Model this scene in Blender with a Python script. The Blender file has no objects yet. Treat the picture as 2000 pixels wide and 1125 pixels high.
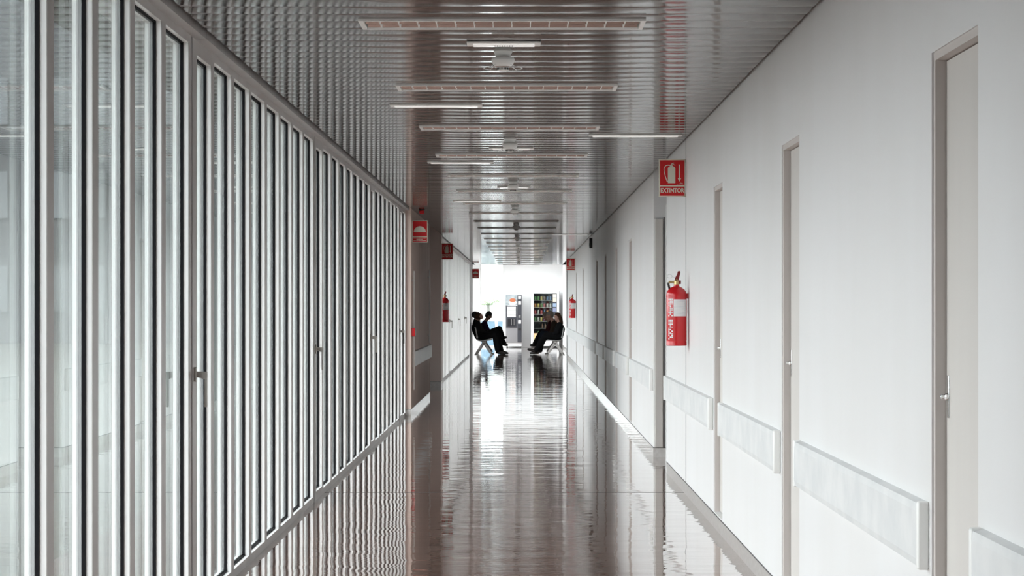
import bpy, bmesh, math, random
from mathutils import Vector, Matrix
random.seed(7)
S = bpy.context.scene
COL = S.collection
PI = math.pi
V = Vector

# ------------------------------------------------------------------ camera, world, exposure
EYE = 1.465
F = 4200.0
cam_d = bpy.data.cameras.new('camera')
cam = bpy.data.objects.new('camera', cam_d); COL.objects.link(cam)
cam.location = (0, 0, EYE); cam.rotation_euler = (PI/2, 0, 0)
cam_d.sensor_width = 36; cam_d.lens = F/2000*36
cam_d.shift_x = -20/2000; cam_d.shift_y = 34.5/2000
cam_d.clip_start = .05; cam_d.clip_end = 600
S.camera = cam

S.view_settings.view_transform = 'Standard'; S.view_settings.look = 'None'
S.view_settings.gamma = 1; S.view_settings.use_curve_mapping = False
S.view_settings.exposure = 0.0
SKY = 7.3
w = bpy.data.worlds.new('overcast_sky'); S.world = w; w.use_nodes = True
nt = w.node_tree; nt.nodes.clear()
wo = nt.nodes.new('ShaderNodeOutputWorld'); bg = nt.nodes.new('ShaderNodeBackground')
tc = nt.nodes.new('ShaderNodeTexCoord'); sp = nt.nodes.new('ShaderNodeSeparateXYZ'); rp = nt.nodes.new('ShaderNodeValToRGB')
nt.links.new(tc.outputs['Generated'], sp.inputs[0]); nt.links.new(sp.outputs['Z'], rp.inputs[0])
rp.color_ramp.elements[0].color = (.90, .92, .95, 1); rp.color_ramp.elements[0].position = 0
rp.color_ramp.elements[1].color = (.95, .97, 1.0, 1); rp.color_ramp.elements[1].position = .6
nt.links.new(rp.outputs[0], bg.inputs[0]); bg.inputs[1].default_value = SKY
nt.links.new(bg.outputs[0], wo.inputs[0])
S.cycles.use_denoising = True
S.cycles.max_bounces = 14; S.cycles.diffuse_bounces = 7; S.cycles.glossy_bounces = 7
S.cycles.transparent_max_bounces = 24
S.cycles.blur_glossy = 1.0
S.cycles.sample_clamp_indirect = 8

def portal(name, loc, rot, sx, sy):
    l = bpy.data.lights.new(name, 'AREA'); l.shape = 'RECTANGLE'; l.size = sx; l.size_y = sy
    o = bpy.data.objects.new(name, l); COL.objects.link(o); o.location = loc; o.rotation_euler = rot
    l.cycles.is_portal = True
    return o
portal('daylight_portal', (-2.72, 35.96, 1.15), (0, -PI/2, 0), 2.3, 1.5)
# daylight openings, sampled through portals (they give off no light of their own)
portal('daylight_portal', (-1.66, 16.6, 1.4), (0, -PI/2, 0), 2.8, 25.4)
portal('daylight_portal', (-1.66, 51.5, 1.4), (0, -PI/2, 0), 2.8, 23.4)
portal('daylight_portal', (-1.95, 71.7, 1.6), (0, -PI/2, 0), 3.2, 8.0)
portal('daylight_portal', (-1.08, 76.3, 1.6), (-PI/2, 0, 0), .9, 3.2)

# ------------------------------------------------------------------ mesh helpers
class MB:
    def __init__(s): s.v = []; s.f = []; s.mi = []; s.m = 0
    def add(s, vs, fs, M=None):
        b = len(s.v)
        for p in vs:
            p = V(p)
            s.v.append(tuple(M @ p) if M else tuple(p))
        for f in fs: s.f.append([b+i for i in f]); s.mi.append(s.m)
        return s
    def box(s, x0, x1, y0, y1, z0, z1, M=None):
        if x0 > x1: x0, x1 = x1, x0
        if y0 > y1: y0, y1 = y1, y0
        vs = [(x0,y0,z0),(x1,y0,z0),(x1,y1,z0),(x0,y1,z0),(x0,y0,z1),(x1,y0,z1),(x1,y1,z1),(x0,y1,z1)]
        return s.add(vs, [(0,3,2,1),(4,5,6,7),(0,1,5,4),(1,2,6,5),(2,3,7,6),(3,0,4,7)], M)
    def rbox(s, x0, x1, y0, y1, z0, z1, r=.01, M=None, seg=3):
        bm = bmesh.new(); bmesh.ops.create_cube(bm, size=1)
        for q in bm.verts:
            q.co = V(((x0+x1)/2+q.co.x*(x1-x0), (y0+y1)/2+q.co.y*(y1-y0), (z0+z1)/2+q.co.z*(z1-z0)))
        bmesh.ops.bevel(bm, geom=bm.edges[:], offset=r, segments=seg, affect='EDGES', profile=.5)
        bm.verts.index_update()
        s.add([q.co.copy() for q in bm.verts], [[q.index for q in f.verts] for f in bm.faces], M); bm.free()
        return s
    def lathe(s, prof, n=32, M=None, a0=0, a1=2*PI):
        full = abs(a1-a0-2*PI) < 1e-6
        k = n if full else n+1
        vs = []; fs = []
        for (r, z) in prof:
            for i in range(k):
                a = a0+(a1-a0)*i/n
                vs.append((r*math.cos(a), r*math.sin(a), z))
        for j in range(len(prof)-1):
            for i in range(n):
                i2 = (i+1) % k if full else i+1
                fs.append((j*k+i, j*k+i2, (j+1)*k+i2, (j+1)*k+i))
        if full:
            if prof[0][0] > 1e-5: fs.append(list(range(k))[::-1])
            if prof[-1][0] > 1e-5: fs.append([(len(prof)-1)*k+i for i in range(k)])
        return s.add(vs, fs, M)
    def cap(s, a, b, ra, rb, n=14):
        a = V(a); b = V(b); d = b-a; L = d.length
        if L < 1e-6: d = V((0,0,1)); L = 1e-6
        M = Matrix.Translation(a) @ d.to_track_quat('Z', 'Y').to_matrix().to_4x4()
        prof = [(ra*math.sin(t), -ra*math.cos(t)) for t in [PI/2*i/5 for i in range(6)]]
        prof += [(rb*math.cos(t), L+rb*math.sin(t)) for t in [PI/2*i/5 for i in range(6)]]
        prof[0] = (1e-6, prof[0][1]); prof[-1] = (1e-6, prof[-1][1])
        return s.lathe(prof, n, M)
    def chain(s, pts, rs, n=14):
        for i in range(len(pts)-1): s.cap(pts[i], pts[i+1], rs[i], rs[i+1], n)
        return s
    def ell(s, c, r, n=20, R=None):
        M = Matrix.Translation(V(c))
        if R: M = M @ R.to_4x4()
        M = M @ Matrix.Diagonal((r[0], r[1], r[2], 1))
        prof = [(max(1e-6, math.sin(PI*i/12)), -math.cos(PI*i/12)) for i in range(13)]
        return s.lathe(prof, n, M)
    def tube(s, pts, r, n=10):
        pts = [V(p) for p in pts]; vs = []; fs = []
        up = None
        for i, p in enumerate(pts):
            t = (pts[min(i+1, len(pts)-1)]-pts[max(i-1, 0)]).normalized()
            if up is None:
                up = t.orthogonal().normalized()
            up = (up-t*up.dot(t)).normalized(); sd = t.cross(up)
            for k in range(n):
                a = 2*PI*k/n; rr = r[i] if isinstance(r, (list, tuple)) else r
                vs.append(p+up*math.cos(a)*rr+sd*math.sin(a)*rr)
        for i in range(len(pts)-1):
            for k in range(n):
                fs.append((i*n+k, i*n+(k+1) % n, (i+1)*n+(k+1) % n, (i+1)*n+k))
        fs.append(list(range(n))[::-1]); fs.append([(len(pts)-1)*n+k for k in range(n)])
        return s.add(vs, fs)
    def prism(s, poly, t, M=None):      # polygon in local x,y extruded along z
        n = len(poly)
        vs = [(x, y, 0) for x, y in poly]+[(x, y, t) for x, y in poly]
        fs = [list(range(n))[::-1], [n+i for i in range(n)]]+[(i, (i+1) % n, n+(i+1) % n, n+i) for i in range(n)]
        return s.add(vs, fs, M)
    def build(s, name, mats, parent=None, smooth=False, loc=None, M=None):
        me = bpy.data.meshes.new(name); me.from_pydata(s.v, [], s.f); me.update()
        mats = mats if isinstance(mats, list) else [mats]
        for m in mats: me.materials.append(m)
        me.polygons.foreach_set('material_index', s.mi)
        bm = bmesh.new(); bm.from_mesh(me); bmesh.ops.recalc_face_normals(bm, faces=bm.faces); bm.to_mesh(me); bm.free()
        o = bpy.data.objects.new(name, me); COL.objects.link(o)
        if smooth:
            me.polygons.foreach_set('use_smooth', [True]*len(me.polygons))
            try: me.set_sharp_from_angle(angle=math.radians(38))
            except Exception: pass
        if parent: o.parent = parent
        if loc: o.location = loc
        return o

def thing(name, label, cat, loc=(0,0,0), rz=0, group=None):
    o = bpy.data.objects.new(name, None); COL.objects.link(o); o.location = loc; o.rotation_euler = (0, 0, rz)
    o.empty_display_size = .1
    o['label'] = label; o['category'] = cat
    if group: o['group'] = group
    return o
def tag(o, label, cat, group=None):
    o['label'] = label; o['category'] = cat
    if group: o['group'] = group
    return o
def struct(o): o['kind'] = 'structure'; return o
def structe(name, loc=(0,0,0)):
    o = bpy.data.objects.new(name, None); COL.objects.link(o); o.location = loc; o.empty_display_size = .1
    o['kind'] = 'structure'; return o
def kids(o): return [c for c in list(COL.objects) if c.parent == o]
def dup(root, loc=None, rz=None, label=None, group=None):
    r = root.copy(); COL.objects.link(r)
    if loc is not None: r.location = loc
    if rz is not None: r.rotation_euler = (0, 0, rz)
    if label: r['label'] = label
    if group: r['group'] = group
    for ch in kids(root):
        c = ch.copy(); COL.objects.link(c); c.parent = r
        for g in kids(ch):
            d = g.copy(); COL.objects.link(d); d.parent = c
    return r

# ------------------------------------------------------------------ materials
def mat(name, col, rough=.5, metal=0, spec=.5, **k):
    m = bpy.data.materials.new(name); m.use_nodes = True
    b = m.node_tree.nodes['Principled BSDF']
    b.inputs['Base Color'].default_value = (*col, 1); b.inputs['Roughness'].default_value = rough
    b.inputs['Metallic'].default_value = metal
    b.inputs['Specular IOR Level'].default_value = spec
    for kk, vv in k.items(): b.inputs[kk].default_value = vv
    return m
def nodes(m): return m.node_tree.nodes, m.node_tree.links, m.node_tree.nodes['Principled BSDF']
def vary(m, c0, c1, scale=(1,1,1), nscale=5, detail=4, lo=.35, hi=.65, bump=0, dist=.001):
    n, l, b = nodes(m)
    tc = n.new('ShaderNodeTexCoord'); mp = n.new('ShaderNodeMapping'); mp.inputs['Scale'].default_value = scale
    nz = n.new('ShaderNodeTexNoise'); nz.inputs['Scale'].default_value = nscale; nz.inputs['Detail'].default_value = detail
    r = n.new('ShaderNodeValToRGB'); r.color_ramp.elements[0].position = lo; r.color_ramp.elements[1].position = hi
    r.color_ramp.elements[0].color = (*c0, 1); r.color_ramp.elements[1].color = (*c1, 1)
    l.new(tc.outputs['Object'], mp.inputs[0]); l.new(mp.outputs[0], nz.inputs[0]); l.new(nz.outputs[0], r.inputs[0])
    l.new(r.outputs[0], b.inputs['Base Color'])
    if bump:
        bp = n.new('ShaderNodeBump'); bp.inputs['Strength'].default_value = bump; bp.inputs['Distance'].default_value = dist
        l.new(nz.outputs[0], bp.inputs['Height']); l.new(bp.outputs[0], b.inputs['Normal'])
    return m
M = {}
M['wall'] = vary(mat('white_wall_paint', (.82,.82,.82), .42, spec=.5), (.755,.75,.745), (.79,.79,.795), (1,1,.3), 1.2, 3, bump=.05, dist=.004)
M['wall2'] = vary(mat('white_hall_paint', (.9,.9,.9), .6), (.88,.88,.885), (.91,.91,.91), (1,1,1), 2)
M['doorleaf'] = vary(mat('warm_grey_laminate', (.66,.63,.60), .4), (.63,.60,.57), (.67,.645,.615), (1,1,.2), 3)
M['jamb'] = mat('warm_beige_jamb_paint', (.60,.555,.53), .45)
M['rail'] = vary(mat('ribbed_grey_white_vinyl', (.72,.73,.73), .4), (.68,.695,.70), (.76,.765,.765), (1,1,1), 6, bump=.1, dist=.001)
M['base'] = vary(mat('pale_stone_skirting', (.68,.66,.635), .15), (.62,.60,.58), (.70,.68,.66), (1,1,1), 30, 5)
M['dark'] = mat('black_gasket_rubber', (.012,.012,.014), .7, spec=.1)
M['joint'] = mat('dark_grey_joint', (.08,.075,.075), .7)
M['frame'] = mat('pale_grey_lacquered_aluminium', (.93,.93,.93), .3, spec=.5)
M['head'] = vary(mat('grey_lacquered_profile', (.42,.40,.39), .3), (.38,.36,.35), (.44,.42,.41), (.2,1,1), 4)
M['spacer'] = mat('dark_grey_spacer', (.62,.63,.64), .5)
M['handle'] = mat('satin_nickel_handle', (.46,.44,.41), .35, metal=.7)
M['chrome'] = mat('chrome', (.8,.8,.8), .15, metal=1)
M['steel'] = mat('brushed_steel', (.7,.7,.7), .28, metal=1)
M['red'] = mat('glossy_red_enamel', (.60,.012,.018), .22, spec=.6)
M['signred'] = mat('sign_red_plastic', (.62,.006,.01), .35)
M['cream'] = mat('pale_photoluminescent_cream', (.74,.73,.62), .4)
M['paper'] = vary(mat('white_paper_label', (.8,.8,.8), .5), (.74,.75,.77), (.86,.86,.86), (1,1,6), 16, 3)
M['white'] = mat('white_plastic', (.90,.90,.885), .35)
M['brass'] = mat('brass_valve', (.62,.45,.22), .3, metal=1)
M['blackp'] = mat('black_plastic', (.02,.02,.02), .4)
M['plenum'] = mat('dark_plenum_paint', (.05,.05,.05), .9)
M['reflector'] = mat('mirror_louvre_aluminium', (.82,.80,.80), .1, metal=1)
M['tubeglass'] = mat('unlit_tube_glass', (.75,.76,.78), .15)
M['soffit'] = mat('outside_render', (.5,.5,.5), .8)
M['ground'] = vary(mat('outside_paving', (.04,.04,.038), .8), (.03,.034,.028), (.05,.05,.045), (1,1,1), .5)

# wood laminate: narrow vertical planks of warm grey brown
m = mat('vertical_wood_laminate', (.32,.23,.19), .6, spec=.2)
n, l, b = nodes(m)
tc = n.new('ShaderNodeTexCoord'); mp = n.new('ShaderNodeMapping'); mp.inputs['Scale'].default_value = (3, 3, .12)
nz = n.new('ShaderNodeTexNoise'); nz.inputs['Scale'].default_value = 3.2; nz.inputs['Detail'].default_value = 7
r = n.new('ShaderNodeValToRGB'); r.color_ramp.elements[0].position = .3; r.color_ramp.elements[1].position = .7
r.color_ramp.elements[0].color = (.62,.47,.41,1); r.color_ramp.elements[1].color = (.76,.62,.56,1)
l.new(tc.outputs['Object'], mp.inputs[0]); l.new(mp.outputs[0], nz.inputs[0]); l.new(nz.outputs[0], r.inputs[0]); l.new(r.outputs[0], b.inputs['Base Color'])
M['wood'] = m

# double glazing: each face of the unit reflects by its angle and lets the rest through
m = bpy.data.materials.new('double_glazing'); m.use_nodes = True
n = m.node_tree.nodes; l = m.node_tree.links; n.clear()
out = n.new('ShaderNodeOutputMaterial'); mix = n.new('ShaderNodeMixShader'); tr = n.new('ShaderNodeBsdfTransparent'); gl = n.new('ShaderNodeBsdfGlossy')
tr.inputs[0].default_value = (.95,.97,.96,1); gl.inputs[0].default_value = (.86,.915,.905,1); gl.inputs['Roughness'].default_value = 0.0
ge = n.new('ShaderNodeNewGeometry'); dt = n.new('ShaderNodeVectorMath'); dt.operation = 'DOT_PRODUCT'
l.new(ge.outputs['Normal'], dt.inputs[0]); l.new(ge.outputs['Incoming'], dt.inputs[1])
def mth(op, a, bb=None):
    q = n.new('ShaderNodeMath'); q.operation = op
    for i, x in enumerate([a, bb]):
        if x is None: continue
        if isinstance(x, (int, float)): q.inputs[i].default_value = x
        else: l.new(x, q.inputs[i])
    return q.outputs[0]
c = mth('ABSOLUTE', dt.outputs['Value']); c = mth('SUBTRACT', 1, c); c = mth('POWER', c, 5); c = mth('MULTIPLY', c, .96); c = mth('ADD', c, .04)
num = mth('MULTIPLY', c, 2); den = mth('ADD', c, 1); fr = mth('DIVIDE', num, den)
l.new(fr, mix.inputs[0]); l.new(tr.outputs[0], mix.inputs[1]); l.new(gl.outputs[0], mix.inputs[2]); l.new(mix.outputs[0], out.inputs[0])
M['glass'] = m

# ceiling: lacquered metal panels
m = mat('lacquered_metal_ceiling_panels', (.095,.078,.071), .08, metal=.06, spec=.18)
M['ceil'] = m

# polished terrazzo tiles
m = mat('polished_brown_terrazzo', (.2,.15,.13), .045, spec=.55)
n, l, b = nodes(m)
tc = n.new('ShaderNodeTexCoord')
vz = n.new('ShaderNodeTexVoronoi'); vz.inputs['Scale'].default_value = 110
r = n.new('ShaderNodeValToRGB'); cr = r.color_ramp
cr.elements[0].position = 0; cr.elements[0].color = (.19,.105,.082,1); cr.elements[1].position = 1; cr.elements[1].color = (.52,.41,.36,1)
e = cr.elements.new(.5); e.color = (.28,.17,.135,1); e = cr.elements.new(.85); e.color = (.35,.23,.19,1)
l.new(tc.outputs['Object'], vz.inputs[0]); sx = n.new('ShaderNodeSeparateColor'); l.new(vz.outputs['Color'], sx.inputs[0]); l.new(sx.outputs[0], r.inputs[0])
br = n.new('ShaderNodeTexBrick'); br.inputs['Scale'].default_value = 1
br.inputs['Brick Width'].default_value = .42; br.inputs['Row Height'].default_value = .42
br.inputs['Mortar Size'].default_value = .0018; br.inputs['Mortar Smooth'].default_value = 0
br.inputs['Color1'].default_value = (.86,.86,.86,1); br.inputs['Color2'].default_value = (1.1,1.1,1.1,1); br.inputs['Mortar'].default_value = (1.9,1.8,1.7,1)
l.new(tc.outputs['Object'], br.inputs['Vector'])
mx = n.new('ShaderNodeMix'); mx.data_type = 'RGBA'; mx.blend_type = 'MULTIPLY'; mx.inputs[0].default_value = 1
l.new(r.outputs[0], mx.inputs[6]); l.new(br.outputs[0], mx.inputs[7]); l.new(mx.outputs[2], b.inputs['Base Color'])
# gentle waviness of the polish
mpa = n.new('ShaderNodeMapping'); mpa.inputs['Scale'].default_value = (.9, 2.0, 1)
na = n.new('ShaderNodeTexNoise'); na.inputs['Scale'].default_value = 1.7; na.inputs['Detail'].default_value = 2.5; na.inputs['Roughness'].default_value = .45
l.new(tc.outputs['Object'], mpa.inputs[0]); l.new(mpa.outputs[0], na.inputs[0])
bp = n.new('ShaderNodeBump'); bp.inputs['Strength'].default_value = 1; bp.inputs['Distance'].default_value = .0035
mpb = n.new('ShaderNodeMapping'); mpb.inputs['Scale'].default_value = (1.2, 7, 1)
nb2 = n.new('ShaderNodeTexNoise'); nb2.inputs['Scale'].default_value = 1.0; nb2.inputs['Detail'].default_value = 2
l.new(tc.outputs['Object'], mpb.inputs[0]); l.new(mpb.outputs[0], nb2.inputs[0])
ma = n.new('ShaderNodeMath'); ma.operation = 'MULTIPLY_ADD'; ma.inputs[1].default_value = .35
l.new(nb2.outputs[0], ma.inputs[0]); l.new(na.outputs[0], ma.inputs[2])
l.new(ma.outputs[0], bp.inputs['Height']); l.new(bp.outputs[0], b.inputs['Normal'])
b.inputs['Coat Weight'].default_value = 1; b.inputs['Coat Roughness'].default_value = .02; l.new(bp.outputs[0], b.inputs['Coat Normal'])
M['floor'] = m

# ------------------------------------------------------------------ setting
XR, XL, XW, ZC = 1.272, -1.55, -1.475, 2.75
YB = -3.0           # wall behind the camera
YE = 76.0           # end wall
struct(MB().box(-2.7, 2.7, YB-.2, YE+.2, -.15, 0).build('floor', M['floor']))
j = MB()
j.box(-1.55, XR, 16.855, 16.868, 0, .0012); struct(j.build('trim_1', M['joint']))     # joint across the floor

FIX = [9.77+2.85*k for k in range(21)]
FX0, FX1, FHW = -.731, .550, .15
P = .2375
# ceiling panels: each panel a shallow convex strip with a tight joint
ys = set(); CY0, CY1 = YB, 67.5
k0 = int(math.floor(CY0/P)); k1 = int(math.ceil(CY1/P))
prof = []
for k in range(k0, k1):
    for t, z in [(0,.0028)]+[(q/16, .0042*(q/8-1)**2-.002) for q in range(1, 16)]:
        prof.append(((k+t)*P, z))
hole = []
for fy in FIX:
    if fy > CY1-.3: continue
    hole.append((fy-FHW, fy+FHW))
def lerp_z(y):
    for i in range(len(prof)-1):
        (a, za), (b_, zb) = prof[i], prof[i+1]
        if a <= y <= b_: return za+(zb-za)*(y-a)/(b_-a)
extra = [(y, lerp_z(y)) for h_ in hole for y in h_]
prof = [p for p in prof if not any(abs(p[0]-q[0]) < .0006 for q in extra)]+extra
prof = sorted(p for p in prof if CY0 <= p[0] <= CY1)
XC = [-1.468, FX0, FX1, 1.252]
cb = MB(); vs = []; fs = []
for c in range(3):
    b0 = len(vs)
    for (y, z) in prof: vs += [(XC[c], y, ZC+z), (XC[c+1], y, ZC+z)]
    for i in range(len(prof)-1):
        ym = (prof[i][0]+prof[i+1][0])/2
        if c == 1 and any(a < ym < b_ for a, b_ in hole): continue
        fs.append((b0+i*2, b0+i*2+1, b0+i*2+3, b0+i*2+2))
me = bpy.data.meshes.new('ceiling'); me.from_pydata(vs, [], fs); me.materials.append(M['ceil'])
me.polygons.foreach_set('use_smooth', [True]*len(me.polygons)); me.set_sharp_from_angle(angle=math.radians(5))
ce = bpy.data.objects.new('ceiling', me); COL.objects.link(ce); struct(ce)
so = ce.modifiers.new('sheet', 'SOLIDIFY'); so.thickness = .002; so.offset = 1; so.use_rim = False
pl = MB(); pl.box(-2.7, 2.7, YB-.2, 67.5, 3.1, 3.3); pl.box(-2.7, 2.7, 67.46, 67.6, 2.752, 3.1)
struct(pl.build('roof_slab', M['plenum']))
q = MB(); q.box(-2.9, -1.0, 67.6, YE+.2, 3.25, 3.45); q.box(.8, 2.7, 67.6, YE+.2, 3.25, 3.45); q.box(-1.0, .8, 67.6, 70.6, 3.25, 3.45); q.box(-1.0, .8, 75.0, YE+.2, 3.25, 3.45)
struct(q.build('ceiling_hall', M['wall2']))
q = structe('window_13', (-.1, 72.8, 3.35)); MB().box(-.899, .899, -2.199, 2.199, 0, .024).build('pane', M['glass'], q)  # unseen skylight, added to brighten the end wall of the hall
portal('daylight_portal', (-.1, 72.8, 3.5), (0, 0, 0), 1.8, 4.4)

# right wall, near and far, with the recessed cupboard doors
D1 = [(6.00, 6.68), (9.87, 10.54), (13.66, 14.28)]
D2 = [(25.0, 25.65), (28.75, 29.4), (32.5, 33.15), (36.3, 36.95), (44.6, 45.2), (50.3, 50.95)]
DZ0, DZ1 = .10, 2.25
def wallrun(name, x0, x1, y0, y1, doors, z1=3.1):
    b_ = MB(); y = y0
    for (a, c) in doors:
        b_.box(x0, x1, y, a, 0, z1); b_.box(x0, x1, a, c, DZ1, z1); b_.box(x0, x1, a, c, 0, DZ0)
        b_.box(x0+.12, x1, a, c, DZ0, DZ1)
        y = c
    b_.box(x0, x1, y, y1, 0, z1)
    return struct(b_.build(name, M['wall']))
wallrun('wall_right', XR, 1.55, YB, 18.94, D1)
wallrun('wall_right', XR, 1.55, 20.8, 60.7, D2)
rb = MB(); rb.box(2.6, 2.8, 18.5, 21.2, 0, 3.1); rb.box(1.55, 2.7, 18.8, 18.94, 0, 3.1); rb.box(1.55, 2.7, 20.8, 20.95, 0, 3.1)
struct(rb.build('wall_alcove', M['wall']))
struct(MB().box(1.42, 1.62, 60.7, YE, 0, 3.3).build('wall_right', M['wall2']))
dn = 0
for (a, c) in D1+D2:
    dn += 1
    d = structe('door_%d' % dn, (XR+.04, (a+c)/2, DZ0))
    hw = (c-a)/2
    MB().box(0, .04, -hw+.006, hw-.032, .004, DZ1-DZ0-.03).build('leaf', M['doorleaf'], d)
    fr_ = MB(); fr_.box(-.034, .03, hw-.028, hw, 0, DZ1-DZ0); fr_.box(-.034, .03, -hw, hw-.028, DZ1-DZ0-.026, DZ1-DZ0)
    fr_.build('door_frame', M['jamb'], d)
    k = MB(); k.rbox(-.004, .001, hw-.082, hw-.058, 1.02, 1.15, .0015)
    k.lathe([(.0,.0),(.011,.0),(.012,.008),(.007,.012),(.009,.022),(0,.024)], 20, Matrix.Translation((-.003, hw-.07, 1.085)) @ Matrix.Rotation(-PI/2, 4, 'Y'))
    kk = k.build('door_handle', M['chrome'], d, smooth=True); kk['label'] = 'small chrome lock knob'
# expansion joint seam and cover strips on the right wall
s_ = MB(); s_.box(XR-.0015, XR+.002, 16.70, 16.715, .09, ZC); struct(s_.build('trim_2', M['joint']))
s_ = MB(); s_.rbox(XR-.006, XR+.03, 18.93, 18.96, 0, 2.36, .002); struct(s_.build('trim_3', M['wall']))
# end face of the far wall: door casing inside the alcove
s_ = MB(); s_.rbox(XR+.012, XR+.088, 20.776, 20.80, .093, 2.305, .004); struct(s_.build('trim_4', M['doorleaf']))
s_ = MB(); s_.box(XR+.094, XR+.104, 20.79, 20.80, .093, 2.32); struct(s_.build('trim_5', M['joint']))
# skirtings
def skirt(name, x0, x1, y0, y1):
    b_ = MB(); b_.box(x0, x1, y0, y1, 0, .088)
    o = b_.build(name, M['base']); struct(o)
    g = MB().box(x0-.0 if x0 > 0 else x0, x1, y0, y1, .088, .0925).build('shadow_gap', M['joint'], o)
    return o
skirt('baseboard_right', XR-.005, XR, YB, 18.94)
skirt('baseboard_right', XR-.005, XR, 20.8, 60.7)
skirt('baseboard_right', XR-.005, 2.6, 20.792, 20.80)
skirt('baseboard_right', 1.41, 1.42, 60.7, YE)
# crash rails
def crash_rail(y0, y1, label, X=XR, side=1, group='wall guard rails'):
    L = y1-y0; t = thing('wall_guard_rail', label, 'guard rail', (X, y0, .64), 0, group)
    a = MB(); poly = [(0,.0),(-.030*side,.006),(-.034*side,.03),(-.034*side,.18),(-.030*side,.204),(0,.21)]
    Mx = Matrix(((1,0,0,0),(0,0,1,.035),(0,1,0,0),(0,0,0,1)))
    a.prism(poly, L-.07, Mx); a.build('rail_cover', M['rail'], t)
    for yy in (0, L-.035):
        c_ = MB(); c_.rbox(min(0,-.036*side), max(0,-.036*side), yy, yy+.035, -.002, .212, .008); c_.build('end_cap', M['white'], t, smooth=True)
    return t
crash_rail(2.5, 5.96, 'wide white wall guard rail at the right edge, before the nearest cupboard door')
crash_rail(6.72, 9.83, 'wide white wall guard rail between the nearest and second cupboard doors')
crash_rail(10.58, 13.62, 'wide white wall guard rail between the second and third cupboard doors')
crash_rail(14.32, 18.85, 'wide white wall guard rail under the near red extinguisher')
crash_rail(20.9, 24.96, 'pale wall guard rail running from the alcove corner to the next door')
crash_rail(25.69, 28.71, 'grey wall guard rail in the shaded wall, nearest of the three short ones')
crash_rail(29.44, 32.46, 'grey wall guard rail in the shaded wall, middle of the three short ones')
crash_rail(33.19, 36.26, 'grey wall guard rail in the shaded wall, furthest of the three short ones')
crash_rail(37.0, 60.5, 'long pale wall guard rail below the far right extinguisher')
crash_rail(28.85, 34.3, 'ribbed grey guard rail on the brown wood wall at left', XW, -1)

# left side: solid wall by the camera, wood wall, piers
lw = MB(); lw.box(-1.85, XL, YB, 4.09, 0, 3.1); struct(lw.build('wall_left', M['wall']))
lw = MB(); lw.box(-1.85, XW, 28.55, 34.4, .09, 3.1); struct(lw.build('wall_left', M['wood']))
lw = MB(); lw.box(-2.6, XW, 39.0, 39.8, .09, 3.1); struct(lw.build('wall_left', mat('pinkish_beige_paint', (.74,.62,.575), .5)))
lw = MB(); lw.box(-2.8, -2.6, 34.0, 35.2, 0, 3.1); lw.box(-2.8, -2.6, 36.72, 39.8, 0, 3.1); lw.box(-2.8, -2.6, 35.2, 36.72, 2.3, 3.1); lw.box(-2.6,-1.85,34.2,34.4,0,3.1); struct(lw.build('wall_left', M['wall']))
lw = MB(); lw.box(-1.85, XL, 63.1, 67.6, 0, 3.3); struct(lw.build('wall_left', M['wall2']))
for a, c in ((28.55, 34.4), (39.0, 39.8)):
    o = struct(MB().box(-1.85, XW, a, c, 0, .085).build('baseboard_left', M['base']))
# shallow cut in the ceiling edge: head profile and fascia above the glazing
hp = MB()
for a, c in ((4.09, 28.55), (39.8, 63.1)):
    n_ = max(1, int((c-a)/2.9)); st = (c-a)/n_
    for i in range(n_): hp.box(-1.56, -1.497, a+i*st+.004, a+(i+1)*st-.004, 2.728, 2.80)
    hp.box(-1.60, -1.505, a, c, 2.74, 2.80)
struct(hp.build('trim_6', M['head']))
fa = MB()
for a, c in ((4.09, 28.55), (39.8, 63.1)): fa.box(-1.85, -1.56, a, c, 2.745, 3.3)
struct(fa.build('wall_fascia', M['soffit']))
struct(MB().box(-2.9, 2.7, YB-.2, YB, 0, 3.1).build('wall_back', M['wall']))

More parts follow.
